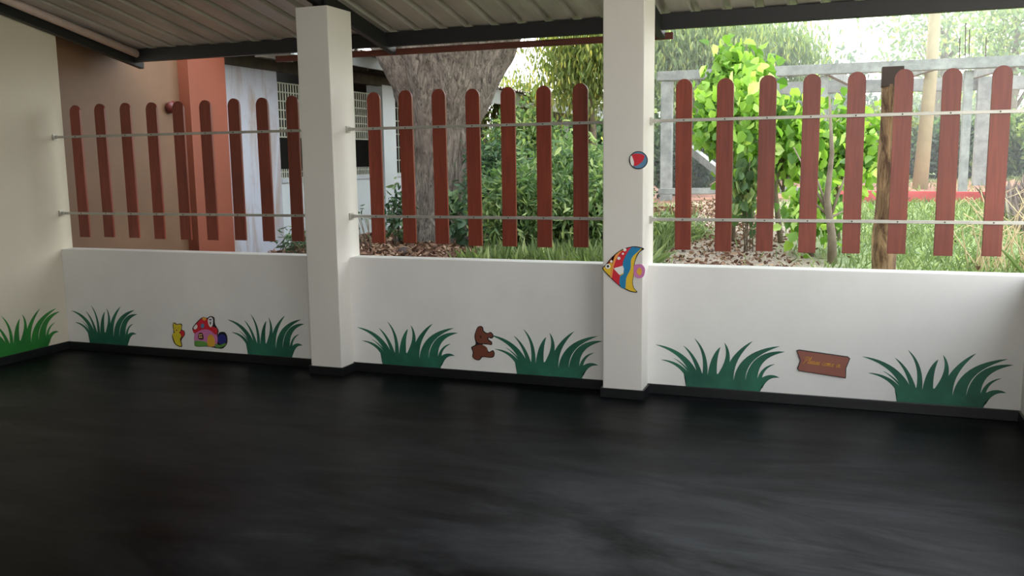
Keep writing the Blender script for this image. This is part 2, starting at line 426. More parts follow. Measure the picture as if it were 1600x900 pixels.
class Board:                                # layered painted board lying against a wall plane y = yw
    def __init__(s, name, label, cat, conv, yw, ctr):
        c = conv(*ctr); p = P(c[0], c[1], yw); s.root = empty(name, (p.x, yw, p.z), label, cat); s.conv = conv; s.yw = yw; s.d = 0
    def add(s, part, pts, mat, lift, thick=.0012, sm=True):
        q = smooth_poly(pts, 4) if sm else pts
        w3 = []
        for a in q:
            c = s.conv(*a); p = P(c[0], c[1], s.yw); w3.append(Vector((p.x, s.yw-lift, p.z)))
        mb = MB(); mb.poly(w3, (0, min(thick, lift), 0)); mb.bm.normal_update(); bmesh.ops.triangulate(mb.bm, faces=[f for f in mb.bm.faces if len(f.verts) > 4], ngon_method='EAR_CLIP')
        return mb.build(part, PC[mat], s.root)
BT = .004
# fish
cv = lambda a, b: (930+a/9, 370+b/9)
yf_ = -.19
B = Board('fish_board', 'striped red, blue and yellow painted fish board on the right pillar', 'wall decoration', cv, yf_, (400, 700))
body = [(100, 450), (140, 400), (240, 280), (370, 180), (500, 138), (600, 136), (690, 168), (630, 215), (580, 300), (552, 400), (545, 520), (530, 640), (550, 720), (595, 780), (500, 772), (420, 735), (330, 680), (210, 570)]
tail = [(548, 410), (600, 385), (660, 392), (698, 440), (700, 500), (678, 560), (620, 582), (570, 560), (545, 530)]
B.add('fish_outline', body, 'black', BT, BT)
B.add('fish_tail', tail, 'mag', BT+.001, BT)
inner = [(118, 450), (150, 408), (245, 292), (372, 194), (500, 152), (590, 150), (655, 170), (600, 230), (568, 300), (545, 400), (539, 520), (523, 640), (541, 720), (578, 768), (500, 758), (425, 722), (335, 668), (215, 556)]
B.add('fish_body', inner, 'yellow', BT+.0012)
B.add('red_stripe', [(232, 310), (372, 200), (510, 150), (440, 250), (392, 360), (395, 470), (350, 560), (352, 680), (240, 580), (232, 520), (262, 420)], 'red', BT+.0022)
B.add('red_brow', [(150, 408), (235, 305), (285, 250), (255, 350), (200, 370)], 'dkred', BT+.0022)
B.add('orange_stripe', [(372, 195), (285, 262), (240, 400), (212, 540), (238, 570), (262, 420), (310, 290)], 'orange', BT+.003)
B.add('blue_stripe', [(512, 150), (440, 250), (392, 360), (400, 450), (400, 520), (352, 560), (352, 682), (425, 722), (440, 580), (500, 450), (515, 300), (640, 172), (590, 152)], 'blue', BT+.003)
B.add('pectoral_fin', [(262, 442), (390, 405), (408, 450), (395, 510), (345, 535)], 'white', BT+.004, sm=False)
B.add('eye', circ(182, 415, 36), 'white', BT+.004); B.add('pupil', circ(184, 412, 17), 'black', BT+.005)
for cx_, cy_, r_ in ((232, 345, 17), (336, 300, 22), (393, 237, 15), (420, 180, 22)): B.add('spot', circ(cx_, cy_, r_), 'white', BT+.004)
B.add('tail_heart', [(585, 490), (625, 430), (660, 470), (655, 510), (628, 545)], 'gold', BT+.0022)
# ball
cv = lambda a, b: (970+a/15, 220+b/15)
B = Board('ball_board', 'small round blue and red painted ball board on the right pillar', 'wall decoration', cv, yf_, (420, 640))
B.add('ball_rim', circ(415, 455, 218, 212), 'black', BT, BT)
B.add('ball_face', circ(418, 452, 196, 190), 'ballblue', BT+.001)
B.add('red_segment', [(270, 330), (420, 300), (555, 345), (530, 450), (440, 545), (320, 590), (310, 470)], 'red', BT+.002)
B.add('white_segment', [(225, 400), (262, 345), (300, 450), (318, 520), (290, 590), (240, 540)], 'white', BT+.002)
# mushroom house
cv = lambda a, b: (300+a/10, 460+b/10)
B = Board('mushroom_house_board', 'small red-roofed painted toadstool house board in the left bay', 'wall decoration', cv, 0, (290, 820))
B.add('house_outline', [(10, 530), (90, 420), (170, 355), (240, 365), (290, 338), (350, 365), (360, 460), (415, 560), (405, 630), (440, 590), (510, 590), (548, 650), (550, 760), (490, 840), (400, 842), (250, 815), (90, 815), (42, 780), (45, 620)], 'black', BT, BT)
B.add('house_wall', [(55, 600), (200, 545), (330, 560), (400, 650), (385, 800), (250, 805), (60, 780)], 'mag', BT+.001)
B.add('roof_cap', [(25, 530), (100, 430), (175, 370), (240, 380), (300, 480), (390, 530), (405, 590), (370, 625), (290, 560), (180, 545), (60, 600), (30, 590)], 'red', BT+.002)
B.add('roof_spot', [(165, 370), (200, 358), (235, 375), (200, 412)], 'gold', BT+.003); B.add('roof_spot', [(32, 520), (75, 465), (92, 510), (60, 545)], 'white', BT+.003)
B.add('roof_window', circ(172, 490, 28, 36), 'ballblue', BT+.003)
B.add('chimney', [(258, 390), (300, 352), (335, 385), (332, 470), (300, 510), (268, 470)], 'white', BT+.0035)
B.add('chimney_window', circ(297, 445, 9, 26), 'black', BT+.0045, sm=False); B.add('chimney_window', circ(297, 392, 20, 12), 'navy', BT+.0045, sm=False)
B.add('window', [(110, 610), (170, 605), (185, 700), (110, 695)], 'darkbrown', BT+.002); 
for a, b in ((125, 630), (152, 628), (128, 665), (155, 665)): B.add('window_pane', circ(a, b, 9, 12), 'peach', BT+.003)
B.add('door', [(255, 660), (305, 625), (352, 680), (360, 800), (255, 800)], 'gold', BT+.0025)
B.add('blue_bush', circ(475, 700, 66, 80), 'navy', BT+.002)
B.add('grass_patch', [(50, 730), (130, 720), (230, 745), (240, 800), (90, 805), (50, 780)], 'green', BT+.003); B.add('grass_patch', [(375, 770), (440, 790), (525, 760), (520, 800), (430, 832), (375, 815)], 'green', BT+.003)
# yellow plush
cv = lambda a, b: (255+a/15, 490+b/15)
B = Board('yellow_bear_board', 'small yellow teddy bear board beside the toadstool house in the left bay', 'wall decoration', cv, 0, (340, 770))
B.add('bear_outline', [(230, 300), (240, 220), (280, 212), (320, 245), (400, 232), (445, 260), (440, 370), (500, 410), (510, 500), (460, 570), (430, 640), (450, 760), (400, 780), (300, 730), (245, 650), (215, 520), (250, 430)], 'darkbrown', BT, BT)
B.add('bear_head', [(250, 290), (255, 235), (280, 235), (320, 262), (395, 250), (430, 275), (425, 380), (370, 440), (280, 430)], 'bearyellow', BT+.001)
B.add('bear_body', [(230, 480), (300, 440), (390, 450), (430, 540), (400, 600), (435, 740), (395, 755), (310, 710), (265, 620)], 'bearyellow', BT+.0014)
B.add('bear_backpack', [(400, 440), (450, 395), (500, 430), (500, 500), (455, 540)], 'red', BT+.002)
for a in (290, 370): B.add('eye', circ(a, 335, 10), 'darkbrown', BT+.002)
B.add('nose', circ(325, 385, 18, 14), 'brown', BT+.002)
# brown plush
cv = lambda a, b: (700+a/12.86, 500+b/12.86)
B = Board('brown_plush_board', 'dark brown plush toy board on the middle bay wall', 'wall decoration', cv, 0, (640, 800))
B.add('plush_outline', [(535, 330), (560, 220), (600, 140), (660, 118), (705, 150), (720, 215), (790, 260), (860, 240), (912, 300), (905, 360), (860, 370), (815, 355), (820, 390), (885, 440), (880, 500), (790, 492), (700, 490), (715, 520), (790, 585), (825, 640), (900, 605), (938, 660), (920, 740), (840, 758), (700, 745), (640, 805), (560, 800), (495, 740), (500, 640), (470, 545), (560, 480)], 'black', BT, BT)
B.add('plush_head', [(550, 330), (575, 225), (610, 152), (660, 135), (690, 160), (705, 225), (785, 278), (858, 256), (895, 305), (885, 345), (800, 340), (800, 395), (868, 445), (862, 485), (780, 470), (690, 470), (590, 440)], 'brown', BT+.001)
B.add('plush_body', [(500, 560), (600, 500), (700, 500), (790, 560), (805, 655), (895, 625), (920, 665), (905, 725), (840, 742), (690, 730), (630, 788), (560, 785), (512, 735), (525, 650)], 'brown', BT+.0014)
B.add('eye', circ(660, 335, 16, 22), 'black', BT+.002)
# plaque
cv = lambda a, b: (1235+a/10, 530+b/10)
B = Board('welcome_plaque', 'brown log-shaped plaque with yellow script in the right bay', 'sign', cv, 0, (480, 600))
B.add('plaque_outline', [(95, 170), (140, 160), (900, 268), (935, 300), (875, 450), (868, 608), (140, 495), (105, 450), (150, 330)], 'black', BT+.004, BT+.004, sm=False)
B.add('plaque_board', [(110, 180), (142, 174), (895, 280), (920, 305), (860, 450), (856, 594), (145, 484), (120, 450), (165, 330)], 'plaque', BT+.006, .003, sm=False)
# handwriting strokes (unit box: x advance, y 0 baseline .. 1 x-height)
G = {'P': (1.5, [[(.1, -.3), (.5, .6), (.85, 2.1)], [(.0, 1.5), (.4, 2.1), (1.1, 2.3), (1.5, 1.8), (1.2, 1.2), (.6, 1.0)]]),
     'l': (.6, [[(.0, .1), (.45, 1.3), (.7, 2.2), (.5, 2.2), (.25, 1.0), (.25, .1), (.6, .2)]]),
     'e': (.75, [[(.1, .4), (.5, .55), (.6, .9), (.35, 1.0), (.1, .6), (.15, .1), (.45, 0), (.8, .25)]]),
     'a': (.95, [[(.65, .9), (.3, 1.0), (.05, .5), (.15, .05), (.5, .3), (.7, 1.0)], [(.68, .95), (.6, .3), (.7, 0), (1.0, .2)]]),
     's': (.75, [[(.0, .1), (.45, 1.1), (.5, .6), (.55, .2), (.3, 0), (.1, .15)], [(.3, 0), (.8, .2)]]),
     'c': (.75, [[(.6, .85), (.35, 1.0), (.08, .55), (.15, .08), (.45, 0), (.8, .25)]]),
     'o': (.85, [[(.4, 1.0), (.1, .7), (.1, .2), (.4, 0), (.65, .4), (.6, .85), (.4, 1.0), (.85, .8)]]),
     'm': (1.35, [[(.0, .8), (.15, 1.0), (.1, 0), (.35, .9), (.5, .95), (.45, 0), (.75, .9), (.9, .95), (.9, .2), (1.0, 0), (1.35, .2)]]),
     'n': (.95, [[(.0, .8), (.15, 1.0), (.1, 0), (.4, .9), (.6, .95), (.55, .2), (.65, 0), (.95, .2)]]),
     'i': (.45, [[(.1, .9), (.12, .2), (.2, 0), (.45, .2)], [(.22, 1.45), (.28, 1.5)]]), ' ': (.7, [])}
def script_text(txt, org, ux, uy, yw, rad, mat, parent, name):
    mb = MB(); x = 0
    for ch in txt:
        adv, st = G[ch]
        for s_ in st:
            p2 = []
            for i in range(len(s_)-1):
                p0, p1, p2_, p3 = [Vector(s_[min(max(i+j, 0), len(s_)-1)]) for j in (-1, 0, 1, 2)]
                for q in range(4):
                    t = q/4; p2.append(.5*((2*p1)+(p2_-p0)*t+(2*p0-5*p1+4*p2_-p3)*t*t+(3*p1-p0-3*p2_+p3)*t**3))
            p2.append(Vector(s_[-1]))
            pts = []
            for v in p2:
                vx = x + v.x + .25*v.y
                pts.append(Vector((org.x+ux.x*vx+uy.x*v.y, yw, org.z+ux.z*vx+uy.z*v.y)))
            mb.tube(pts, rad, 5)
        x += adv
    return mb.build(name, mat, parent, True)
o0 = P(1235+19.5, 530+36.5, 0); o1 = P(1235+78, 530+44, 0)
tot = sum(G[c][0] for c in 'Please come in'); ux = (o1-o0)/tot
script_text('Please come in', o0, ux, Vector((0, 0, .0195)), -(BT+.0065), .0015, PC['gold'], B.root, 'lettering')

# ------------------------------------------------------------------ outside ground
def sstep(a, b, x):
    t = np.clip((x-a)/(b-a), 0, 1); return t*t*(3-2*t)
def ground(x, y):
    return .50 + .047*np.clip(y, 0, 11.5)*sstep(-6, -1.5, x) + .012*np.clip(y-11.5, 0, 60) + .03*np.sin(x*1.3+y*.7)*sstep(.5, 3, y)
nx, ny = 150, 130
xs = np.linspace(-22, 30, nx); ys = .15 + (np.linspace(0, 1, ny)**1.8)*70
V = [(x, y, float(ground(x, y)) + .02*noise.noise(Vector((x*2, y*2, 0)))) for y in ys for x in xs]
Fc = [(j*nx+i, j*nx+i+1, (j+1)*nx+i+1, (j+1)*nx+i) for j in range(ny-1) for i in range(nx-1)]
me = bpy.data.meshes.new('garden_ground'); me.from_pydata(V, [], Fc); me.shade_smooth()
k = NT('garden_soil')
sep = k.n('ShaderNodeSeparateXYZ'); k.l(k.c, sep.inputs[0])
f = k.noise(1.1, 6, .65); g = k.noise(14, 6, .7); h = k.noise(50, 4, .7)
green = k.mix(k.ramp(g, [(.35, 0.), (.65, 1.)]), lin((100, 120, 78)), lin((146, 160, 110)))
litter = k.mix(k.ramp(h, [(.4, 0.), (.6, 1.)]), lin((110, 98, 84)), lin((184, 168, 150)))
# path: x near a line wandering away from the wall
mth = k.n('ShaderNodeMath', operation='MULTIPLY_ADD'); k.l(sep.outputs['Y'], mth.inputs[0]); mth.inputs[1].default_value = -.12; mth.inputs[2].default_value = .05
sub = k.n('ShaderNodeMath', operation='SUBTRACT'); k.l(sep.outputs['X'], sub.inputs[0]); k.l(mth.outputs[0], sub.inputs[1])
nz = k.n('ShaderNodeMath', operation='MULTIPLY_ADD'); k.l(f, nz.inputs[0]); nz.inputs[1].default_value = 1.6; k.l(sub.outputs[0], nz.inputs[2])
ab = k.n('ShaderNodeMath', operation='ABSOLUTE'); k.l(nz.outputs[0], ab.inputs[0])
pathf = k.ramp(ab.outputs[0], [(.5, 1.), (1.3, 0.)])
c = k.mix(pathf, green, litter)
lm = k.n('ShaderNodeMapRange'); lm.inputs['From Min'].default_value = -2.2; lm.inputs['From Max'].default_value = -3.4; k.l(sep.outputs['X'], lm.inputs[0])
lf = k.mix(k.ramp(h, [(.4, 0.), (.6, 1.)]), lin((72, 50, 40)), lin((128, 92, 74)))
c = k.mix(lm.outputs[0], c, lf)
ym = k.n('ShaderNodeMapRange'); ym.inputs['From Min'].default_value = 8.7; ym.inputs['From Max'].default_value = 9.6; k.l(sep.outputs['Y'], ym.inputs[0])
yn = k.n('ShaderNodeMapRange'); yn.inputs['From Min'].default_value = 16; yn.inputs['From Max'].default_value = 13.5; k.l(sep.outputs['Y'], yn.inputs[0])
mm = k.n('ShaderNodeMath', operation='MULTIPLY'); k.l(ym.outputs[0], mm.inputs[0]); k.l(yn.outputs[0], mm.inputs[1])
c = k.mix(mm.outputs[0], c, k.mix(g, lin((140, 92, 76)), lin((160, 122, 104))))
k.base(c); k.rough(.95); k.bump(h, .7, .03)
M_soil = k.m
tag(link('garden_ground', me, M_soil), kind='structure')
tag(MB().box(-60, 60, -60, 90, -.3, -.14).build('lower_ground', plain('pale_bounce_earth', (170, 160, 138), .95, .2, 1)), kind='structure')  # unseen yard, coloured pale to bounce light up under the roof

# ------------------------------------------------------------------ buildings on the left
M_brown = plaster('brown_plaster', (112, 84, 62), .14)
M_orange = plaster('orange_paint', (126, 66, 46), .08)
M_orshade = M_orange
k = NT('stained_white_wall')
f = k.noise(1.6, 7, .65, k.mapping((2.5, 2.5, .45)), .6); g = k.noise(7, 5)
c = k.mix(k.ramp(f, [(.5, 0.), (.72, 1.)]), lin((164, 168, 178)), lin((138, 120, 102)))
k.base(k.mix(k.ramp(g, [(.55, 0.), (.8, .5)]), c, lin((140, 130, 118)))); k.rough(.8)
M_stain = k.m
M_white2 = plaster('veranda_white', (186, 194, 196), .08)
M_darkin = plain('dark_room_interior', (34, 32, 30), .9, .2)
M_soffit = plain('dark_soffit_boards', (58, 52, 42), .9, .35, 8)
M_grille = plain('grey_grille_metal', (170, 172, 158), .5, .1, 20, 0, .3)
M_tin = plain('grey_painted_fascia', (164, 170, 172), .6, .1, 3)
M_sheet = plain('old_roof_sheet', (128, 122, 112), .7, .3, 6)

XB = -6.82
hut = empty('plastered_annex', (XB-1.3, 1.4, .5), 'brown plastered annex wall with an orange column outside the left bay', 'building')
MB().box(XB-2.6, XB, .35, 2.0, .3, 3.3).build('plaster_wall', M_brown, hut)
MB().box(XB-.5, XB+.14, 2.0, 2.62, .3, 3.3, .004).build('column', M_orange, hut)
fb = PX(270, 172, XB+.06)
mb = MB(); mb.tube([(XB+.0, fb.y, fb.z+.03), (XB+.05, fb.y, fb.z+.03), (XB+.09, fb.y, fb.z)], [.05, .07, .035], 14)
mb.build('round_fitting', pmat('dark_red_fitting', (92, 34, 28)), hut, True)  # dark red round fitting beside the orange column

bld = empty('veranda_building', (-8.4, 10, .5), 'long white veranda building with barred openings behind the left and middle bays', 'building')
XV = -6.95
yA, yB_, yC = 2.62, PX(436, 200, XV).y, 18.5
MB().box(XV-.2, XV, yA, yB_, .3, 2.78).build('stained_wall', M_stain, bld)
MB().box(XV-.2, XV, yB_, yC, .3, 1.36, .004).build('low_wall', M_white2, bld)
MB().box(XV-.22, XV+.02, yB_, yC, 1.36, 1.42, .004).build('sill', M_tin, bld)
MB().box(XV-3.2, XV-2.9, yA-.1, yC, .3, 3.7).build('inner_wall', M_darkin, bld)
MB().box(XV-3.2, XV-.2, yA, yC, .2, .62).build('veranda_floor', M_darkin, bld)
# columns on the front
ycols = [PX(597, 240, XV+.03).y+.02, 10.1, 13.2, 16.4]
for yc in ycols:
    MB().box(XV-.22, XV+.06, yc, yc+.42, .3, 2.80, .004).build('column', M_white2, bld)
# grilles
def grille(y0, y1, z0, z1, step, par, r=.006):
    g = MB(); y = y0
    while y < y1:
        g.box(XV-.10-r, XV-.10+r, y-r, y+r, z0, z1); y += step
    z = z0
    while z <= z1+.001:
        g.box(XV-.105-r, XV-.105+r, y0, y1, z-r*1.3, z+r*1.3); z += max(step*1.6, (z1-z0)/6)
    return g.build('window_grille', M_grille, par)
grille(yB_+.02, ycols[0]-.02, 1.96, 2.66, .062, bld)
grille(yB_+.02, ycols[0]-.02, 1.42, 1.54, .05, bld)
grille(ycols[0]+.44, ycols[1]-.02, 1.42, 2.7, .12, bld)
grille(ycols[1]+.44, ycols[2]-.02, 1.42, 2.7, .12, bld)
MB().box(XV-.5, XV-.4, 5.9, 6.35, 1.42, 1.95).build('blue_cloth', pmat('blue_grey_cloth', (104, 132, 146)), bld)
MB().box(XV-.55, XV-.47, 5.55, 5.85, 1.42, 2.05).build('curtain', pmat('dark_red_cloth', (82, 40, 38)), bld)
# eaves fascia, soffit and roof sheets: a nearer and a farther roof
for (y0_, y1_, zb_, zt_) in ((3.25, 8.3, 2.88, 3.03), (8.8, yC+1, 2.64, 2.90)):
    MB().box(-6.22, -6.17, y0_, y1_, zb_, zt_, .004).build('fascia', M_white2 if y0_ < 5 else M_tin, bld)
    ys_ = min(y0_, 2.66) if y0_ < 5 else y0_
    rf = MB(); rf.hexa([(-6.2, ys_, zt_-.06), (-6.2, y1_, zt_-.06), (-10.6, y1_, 3.75), (-10.6, ys_, 3.75),
             (-6.2, ys_, zt_-.03), (-6.2, y1_, zt_-.03), (-10.6, y1_, 3.79), (-10.6, ys_, 3.79)]); rf.build('soffit', M_soffit, bld)
    bm = bmesh.new(); N_ = 320; yy = np.linspace(ys_-.05, y1_+.1, N_); r0 = []; r1 = []
    for i, y in enumerate(yy):
        dz = .02*math.sin(y*2*math.pi/.15); r0.append(bm.verts.new((-6.08, y, zt_+.03+dz))); r1.append(bm.verts.new((-10.6, y, 3.86+dz)))
    for i in range(N_-1): bm.faces.new((r0[i], r0[i+1], r1[i+1], r1[i]))
    me = bpy.data.meshes.new('roof_sheet'); bm.to_mesh(me); bm.free(); rs = link('roof_sheet', me, M_sheet, bld)
    rs.modifiers.new('t', 'SOLIDIFY').thickness = .01
MB().box(-6.99, -6.9, yA, 8.3, 2.78, 2.92).build('wall_plate', M_soffit, bld)
MB().box(-6.30, -6.22, 2.66, 3.3, 2.80, 2.97).build('eaves_board', M_soffit, bld)
for y in np.arange(2.9, 8.2, .75):
    MB().bar((-6.25, y, 2.90), (-8.6, y, 3.28), .05, .09).build('rafter', M_soffit, bld)

# ------------------------------------------------------------------ plants
def leaf_mesh(name, C, axis, length, width, mat, parent, rnd=None, fold=.25, curl=.15):
    C = np.asarray(C, float); N = len(C)
    A = axis/np.linalg.norm(axis, axis=1, keepdims=True)
    R = rng.normal(size=(N, 3)); R -= (R*A).sum(1, keepdims=True)*A; R /= np.linalg.norm(R, axis=1, keepdims=True)
    Bn = np.cross(A, R)
    Ls = (length*rng.uniform(.65, 1.25, N))[:, None]; Ws = Ls*(width/length)
    tm = [(0, 0, 0), (.3, .5, fold), (.68, .42, fold), (1, 0, 0), (.68, -.42, fold), (.3, -.5, fold)]
    V = np.zeros((N, 6, 3))
    for i, (a, s_, f_) in enumerate(tm):
        V[:, i] = C + A*Ls*a + Bn*Ws*s_ + R*(Ws*f_ - Ls*curl*a*a)
    V = V.reshape(-1, 3)
    base = (np.arange(N)*6)[:, None]
    faces = np.concatenate([base+np.array([[0, 1, 2, 3]]), base+np.array([[0, 3, 4, 5]])], 1).reshape(-1)
    me = bpy.data.meshes.new(name); me.vertices.add(N*6); me.vertices.foreach_set('co', V.reshape(-1).astype('f'))
    me.loops.add(N*8); me.loops.foreach_set('vertex_index', faces.astype('i'))
    me.polygons.add(N*2); me.polygons.foreach_set('loop_start', (np.arange(N*2)*4).astype('i'))
    me.update(calc_edges=True)
    at = me.attributes.new('rnd', 'FLOAT', 'POINT')
    if rnd is None: rnd = rng.beta(2, 2.4, N)
    at.data.foreach_set('value', np.repeat(rnd, 6).astype('f'))
    return link(name, me, mat, parent)
def cloud(ctr, rad, nclump, per, spread, shell=.55):
    d = rng.normal(size=(nclump, 3)); d /= np.linalg.norm(d, axis=1, keepdims=True)
    rr = rng.uniform(shell, 1, nclump)[:, None]
    cl = np.array(ctr) + d*rr*np.array(rad)
    pts = np.repeat(cl, per, 0) + rng.normal(size=(nclump*per, 3))*spread
    rn = np.clip(np.repeat(rng.uniform(0, 1, nclump), per)*.6 + rng.uniform(0, .5, nclump*per), 0, 1)
    return pts, rn, cl
def plant(name, label, cat, base, ctr, rad, mat, nclump=120, per=40, spread=.12, length=.09, width=.035, droop=.3, group=None, stems=6, trunk=.02, shell=.4, tmat=None, fol='foliage'):
    base = Vector(base); base.z = float(ground(base.x, base.y)) - .03
    root = empty(name, base, label, cat, group)
    pts, rn, cl = cloud(ctr, rad, nclump, per, spread, shell)
    gz = ground(pts[:, 0], pts[:, 1]); pts[:, 2] = np.maximum(pts[:, 2], gz+.02)
    ax = rng.normal(size=pts.shape)*(1-droop) + np.array([0, 0, -1.6*droop])
    leaf_mesh(fol, pts, ax, length, width, mat, root, rn)
    mb = MB(); c = Vector(ctr)
    top = c + Vector((0, 0, rad[2]*.3))
    if trunk > .03:
        mid = base.lerp(top, .5) + Vector((random.uniform(-.1, .1), random.uniform(-.1, .1), 0))
        mb.tube([base, mid, top], [trunk, trunk*.8, trunk*.45], 10)
    for i in range(stems):
        t = Vector(cl[i]); s0 = base.lerp(top, random.uniform(.35, .8)) if trunk > .03 else base + Vector((random.uniform(-.1, .1), random.uniform(-.1, .1), 0))
        m_ = s0.lerp(t, .5) + Vector((0, 0, .12*(t-s0).length))
        mb.tube([s0, m_, t], [max(.006, trunk*.4), max(.005, trunk*.25), .004], 6)
    mb.build('trunk' if trunk > .03 else 'stems', tmat or M_twig, root, True)
    return root

# big rough-barked tree in the middle bay
YT = 4.6
tb = P(688, 330, YT); gx = tb.x; tz = float(ground(gx, YT))
root = empty('large_tree', (gx, YT, tz), 'massive grey tree trunk with furrowed bark in the middle bay', 'tree')
bm = bmesh.new(); rings = []; NA = 96; NZ = 120
for j in range(NZ):
    z = tz-.1 + j*(5.0-tz)/(NZ-1)
    # silhouette widths from the visible trunk
    key = [(.3, 632, 742), (.62, 636, 740), (1.1, 642, 736), (1.6, 644, 736), (2.1, 641, 748), (2.5, 632, 770), (2.8, 622, 786), (3.3, 590, 815), (5.0, 480, 900)]
    for a, b in zip(key, key[1:]):
        if a[0] <= z <= b[0] or b is key[-1]: break
    t = (z-a[0])/(b[0]-a[0]); xl = P(a[1]+(b[1]-a[1])*t, 250, YT+.4).x; xr = P(a[2]+(b[2]-a[2])*t, 250, YT+.4).x
    cx_ = (xl+xr)/2; r = (xr-xl)/2*1.09; flare = .12*max(0, 1-(z-tz)/.35)
    ring = []
    for i in range(NA):
        th = i*2*math.pi/NA
        gro = .93 + .05*math.cos(5*th+z*.3) + .04*math.cos(9*th+1+z*.6) - .16*math.exp(-(((th-4.95+.06*z+math.pi) % (2*math.pi)-math.pi)/.22)**2)
        nzz = noise.noise(Vector((math.cos(th)*3.0, math.sin(th)*3.0, z*.8)))*.06 + noise.noise(Vector((math.cos(th)*9, math.sin(th)*9, z*1.8)))*.07 + noise.noise(Vector((math.cos(th)*22, math.sin(th)*22, z*5)))*.04
        rr = (r+flare)*(gro+nzz)
        ring.append(bm.verts.new((cx_+math.cos(th)*rr, YT+.4+math.sin(th)*rr*.95, z)))
    rings.append(ring)
for a, b in zip(rings, rings[1:]):
    for i in range(NA): bm.faces.new((a[i], a[(i+1) % NA], b[(i+1) % NA], b[i]))
bm.faces.new(rings[-1])
me = bpy.data.meshes.new('trunk'); bm.to_mesh(me); bm.free(); me.shade_smooth(); link('trunk', me, M_bark, root)
# crown high above the roof line
pts, rn, cl = cloud((gx+.5, YT+2.5, 8.5), (5.5, 4.5, 2.2), 500, 40, .3, .2)
leaf_mesh('foliage', pts, rng.normal(size=pts.shape)+np.array([0, 0, -.4]), .13, .06, L_mid, root, rn)
mb = MB()
for i in range(9):
    t = Vector(cl[i]); s0 = Vector((gx, YT+.4, 4.4)); mb.tube([s0, s0.lerp(t, .5)+Vector((0, 0, .3)), t], [.28, .16, .05], 10)
mb.build('branch', M_bark, root, True)

def shrub(px, y, top, hw, label, mat, n=110, **kw):
    c = P(px, 300, y); g = float(ground(c.x, y)); zt = P(px, top, y).z; h = (zt-g)/2
    return plant('shrub', label, 'shrub', (c.x, y, g), (c.x, y, g+h), (hw, hw*.8, h), mat, n, 45, .11, group='shrubs and bushes in the garden', **kw)
shrub(778, 4.6, 215, .36, 'dark leafy shrub pressed against the right side of the large trunk', L_dark, 110, length=.10, width=.03)
shrub(822, 3.0, 255, .5, 'low mid-green bush in the centre of the middle bay', L_mid, 140, length=.10, width=.026)
shrub(880, 3.6, 225, .55, 'bright leafy bush left of the last picket of the middle bay', L_mid, 150, length=.11, width=.034)
shrub(935, 3.0, 262, .4, 'bushy green shrub touching the right pillar in the middle bay', L_mid, 110, length=.10, width=.03)
shrub(815, 6.4, 165, .6, 'tall loose shrub right of the large trunk reaching the roof corner', L_mid, 150, length=.11, width=.035)
shrub(870, 6.6, 205, .7, 'dense shrub below the grey far eaves', L_mid, 150, length=.11, width=.035)
shrub(938, 6.5, 230, .6, 'greyish shrub behind the rails beside the right pillar', L_grey, 110, length=.10, width=.035)
shrub(1045, 4.2, 375, .32, 'short weedy bush at the foot of the right pillar in the right bay', L_grass, 60, length=.11, width=.02)
# creepers on the trunk
plant('creeper', 'broad dark leaves climbing the right edge of the large trunk', 'plant', (P(716, 390, 4.0).x, 4.1, 0), P(716, 330, 4.0), (.13, .1, .33), L_dark, 24, 4, .05, .12, .09, .4, None, 5, .012)
plant('dark_sapling', 'small dark-leaved sapling before the white veranda wall', 'plant', (P(622, 380, 4.2).x, 4.2, 0), P(621, 330, 4.2), (.16, .12, .36), L_dark, 34, 7, .05, .10, .04, .3, None, 9, .012)
plant('leafy_sprig', 'low dark sprig of narrow leaves against the left pillar in the left bay', 'plant', (P(468, 380, 2.9).x, 2.9, 0), P(466, 378, 2.9), (.22, .14, .16), L_dark, 30, 7, .05, .10, .018, .1, None, 12, .01)
plant('bare_sprig', 'thin bare twigs rising beside the left pillar in the middle bay', 'plant', (P(570, 385, 3.6).x, 3.6, 0), P(567, 350, 3.6), (.12, .1, .3), L_dark, 12, 2, .03, .06, .03, .2, None, 9, .008)

# vine covered sapling with big lime leaves in the right bay
yv = 3.4
def vine(px, y, py, rx, rz, n, label, per=11, L=.125):
    c = P(px, py, y)
    return plant('vine_covered_sapling', label, 'tree', (c.x, y, 0), c, (rx, rx*.6, rz), L_lime, n, per, .12, L, L*.72, .45, 'lime green vine leaves in the right bay', 10, .032, shell=.15)
vine(1140, 3.4, 185, .46, .44, 62, 'lime green vine heap between the second and third picket of the right bay')
vine(1225, 3.9, 225, .50, .46, 66, 'lime green vine climbing behind the third and fourth pickets of the right bay')
vine(1315, 4.3, 225, .42, .55, 56, 'lime green creeper left of the brown timber post')
vine(1150, 4.0, 112, .34, .24, 34, 'topmost lime green shoots below the roof edge in the right bay')
vine(1270, 3.0, 330, .28, .34, 40, 'low leafy vine around the slender grey stem in the right bay', 7, .11)
plant('vine_tail', 'dark hanging vine leaves left of the third picket in the right bay', 'plant', (P(1165, 330, 3.2).x, 3.2, 0), P(1165, 285, 3.2), (.12, .1, .36), L_mid, 24, 5, .05, .14, .10, .6, None, 6, .01)
st = empty('sapling_stem', P(1297, 420, 2.6), 'slender grey sapling stem with forked twigs behind the fifth picket of the right bay', 'tree')
mb = MB(); a = P(1300, 420, 2.6); a.z = float(ground(a.x, a.y))-.03
mb.tube([a, P(1300, 370, 2.6), P(1292, 310, 2.62), P(1300, 240, 2.65), P(1296, 150, 2.7)], [.045, .038, .03, .02, .008], 10)
for q in ((1270, 260), (1330, 250), (1318, 330), (1255, 300), (1240, 230)):
    mb.tube([P(1297, 340, 2.6), P((1297+q[0])/2, (330+q[1])/2+5, 2.7), P(q[0], q[1], 2.8)], [.016, .011, .005], 6)
mb.build('stem', M_twig, st, True)

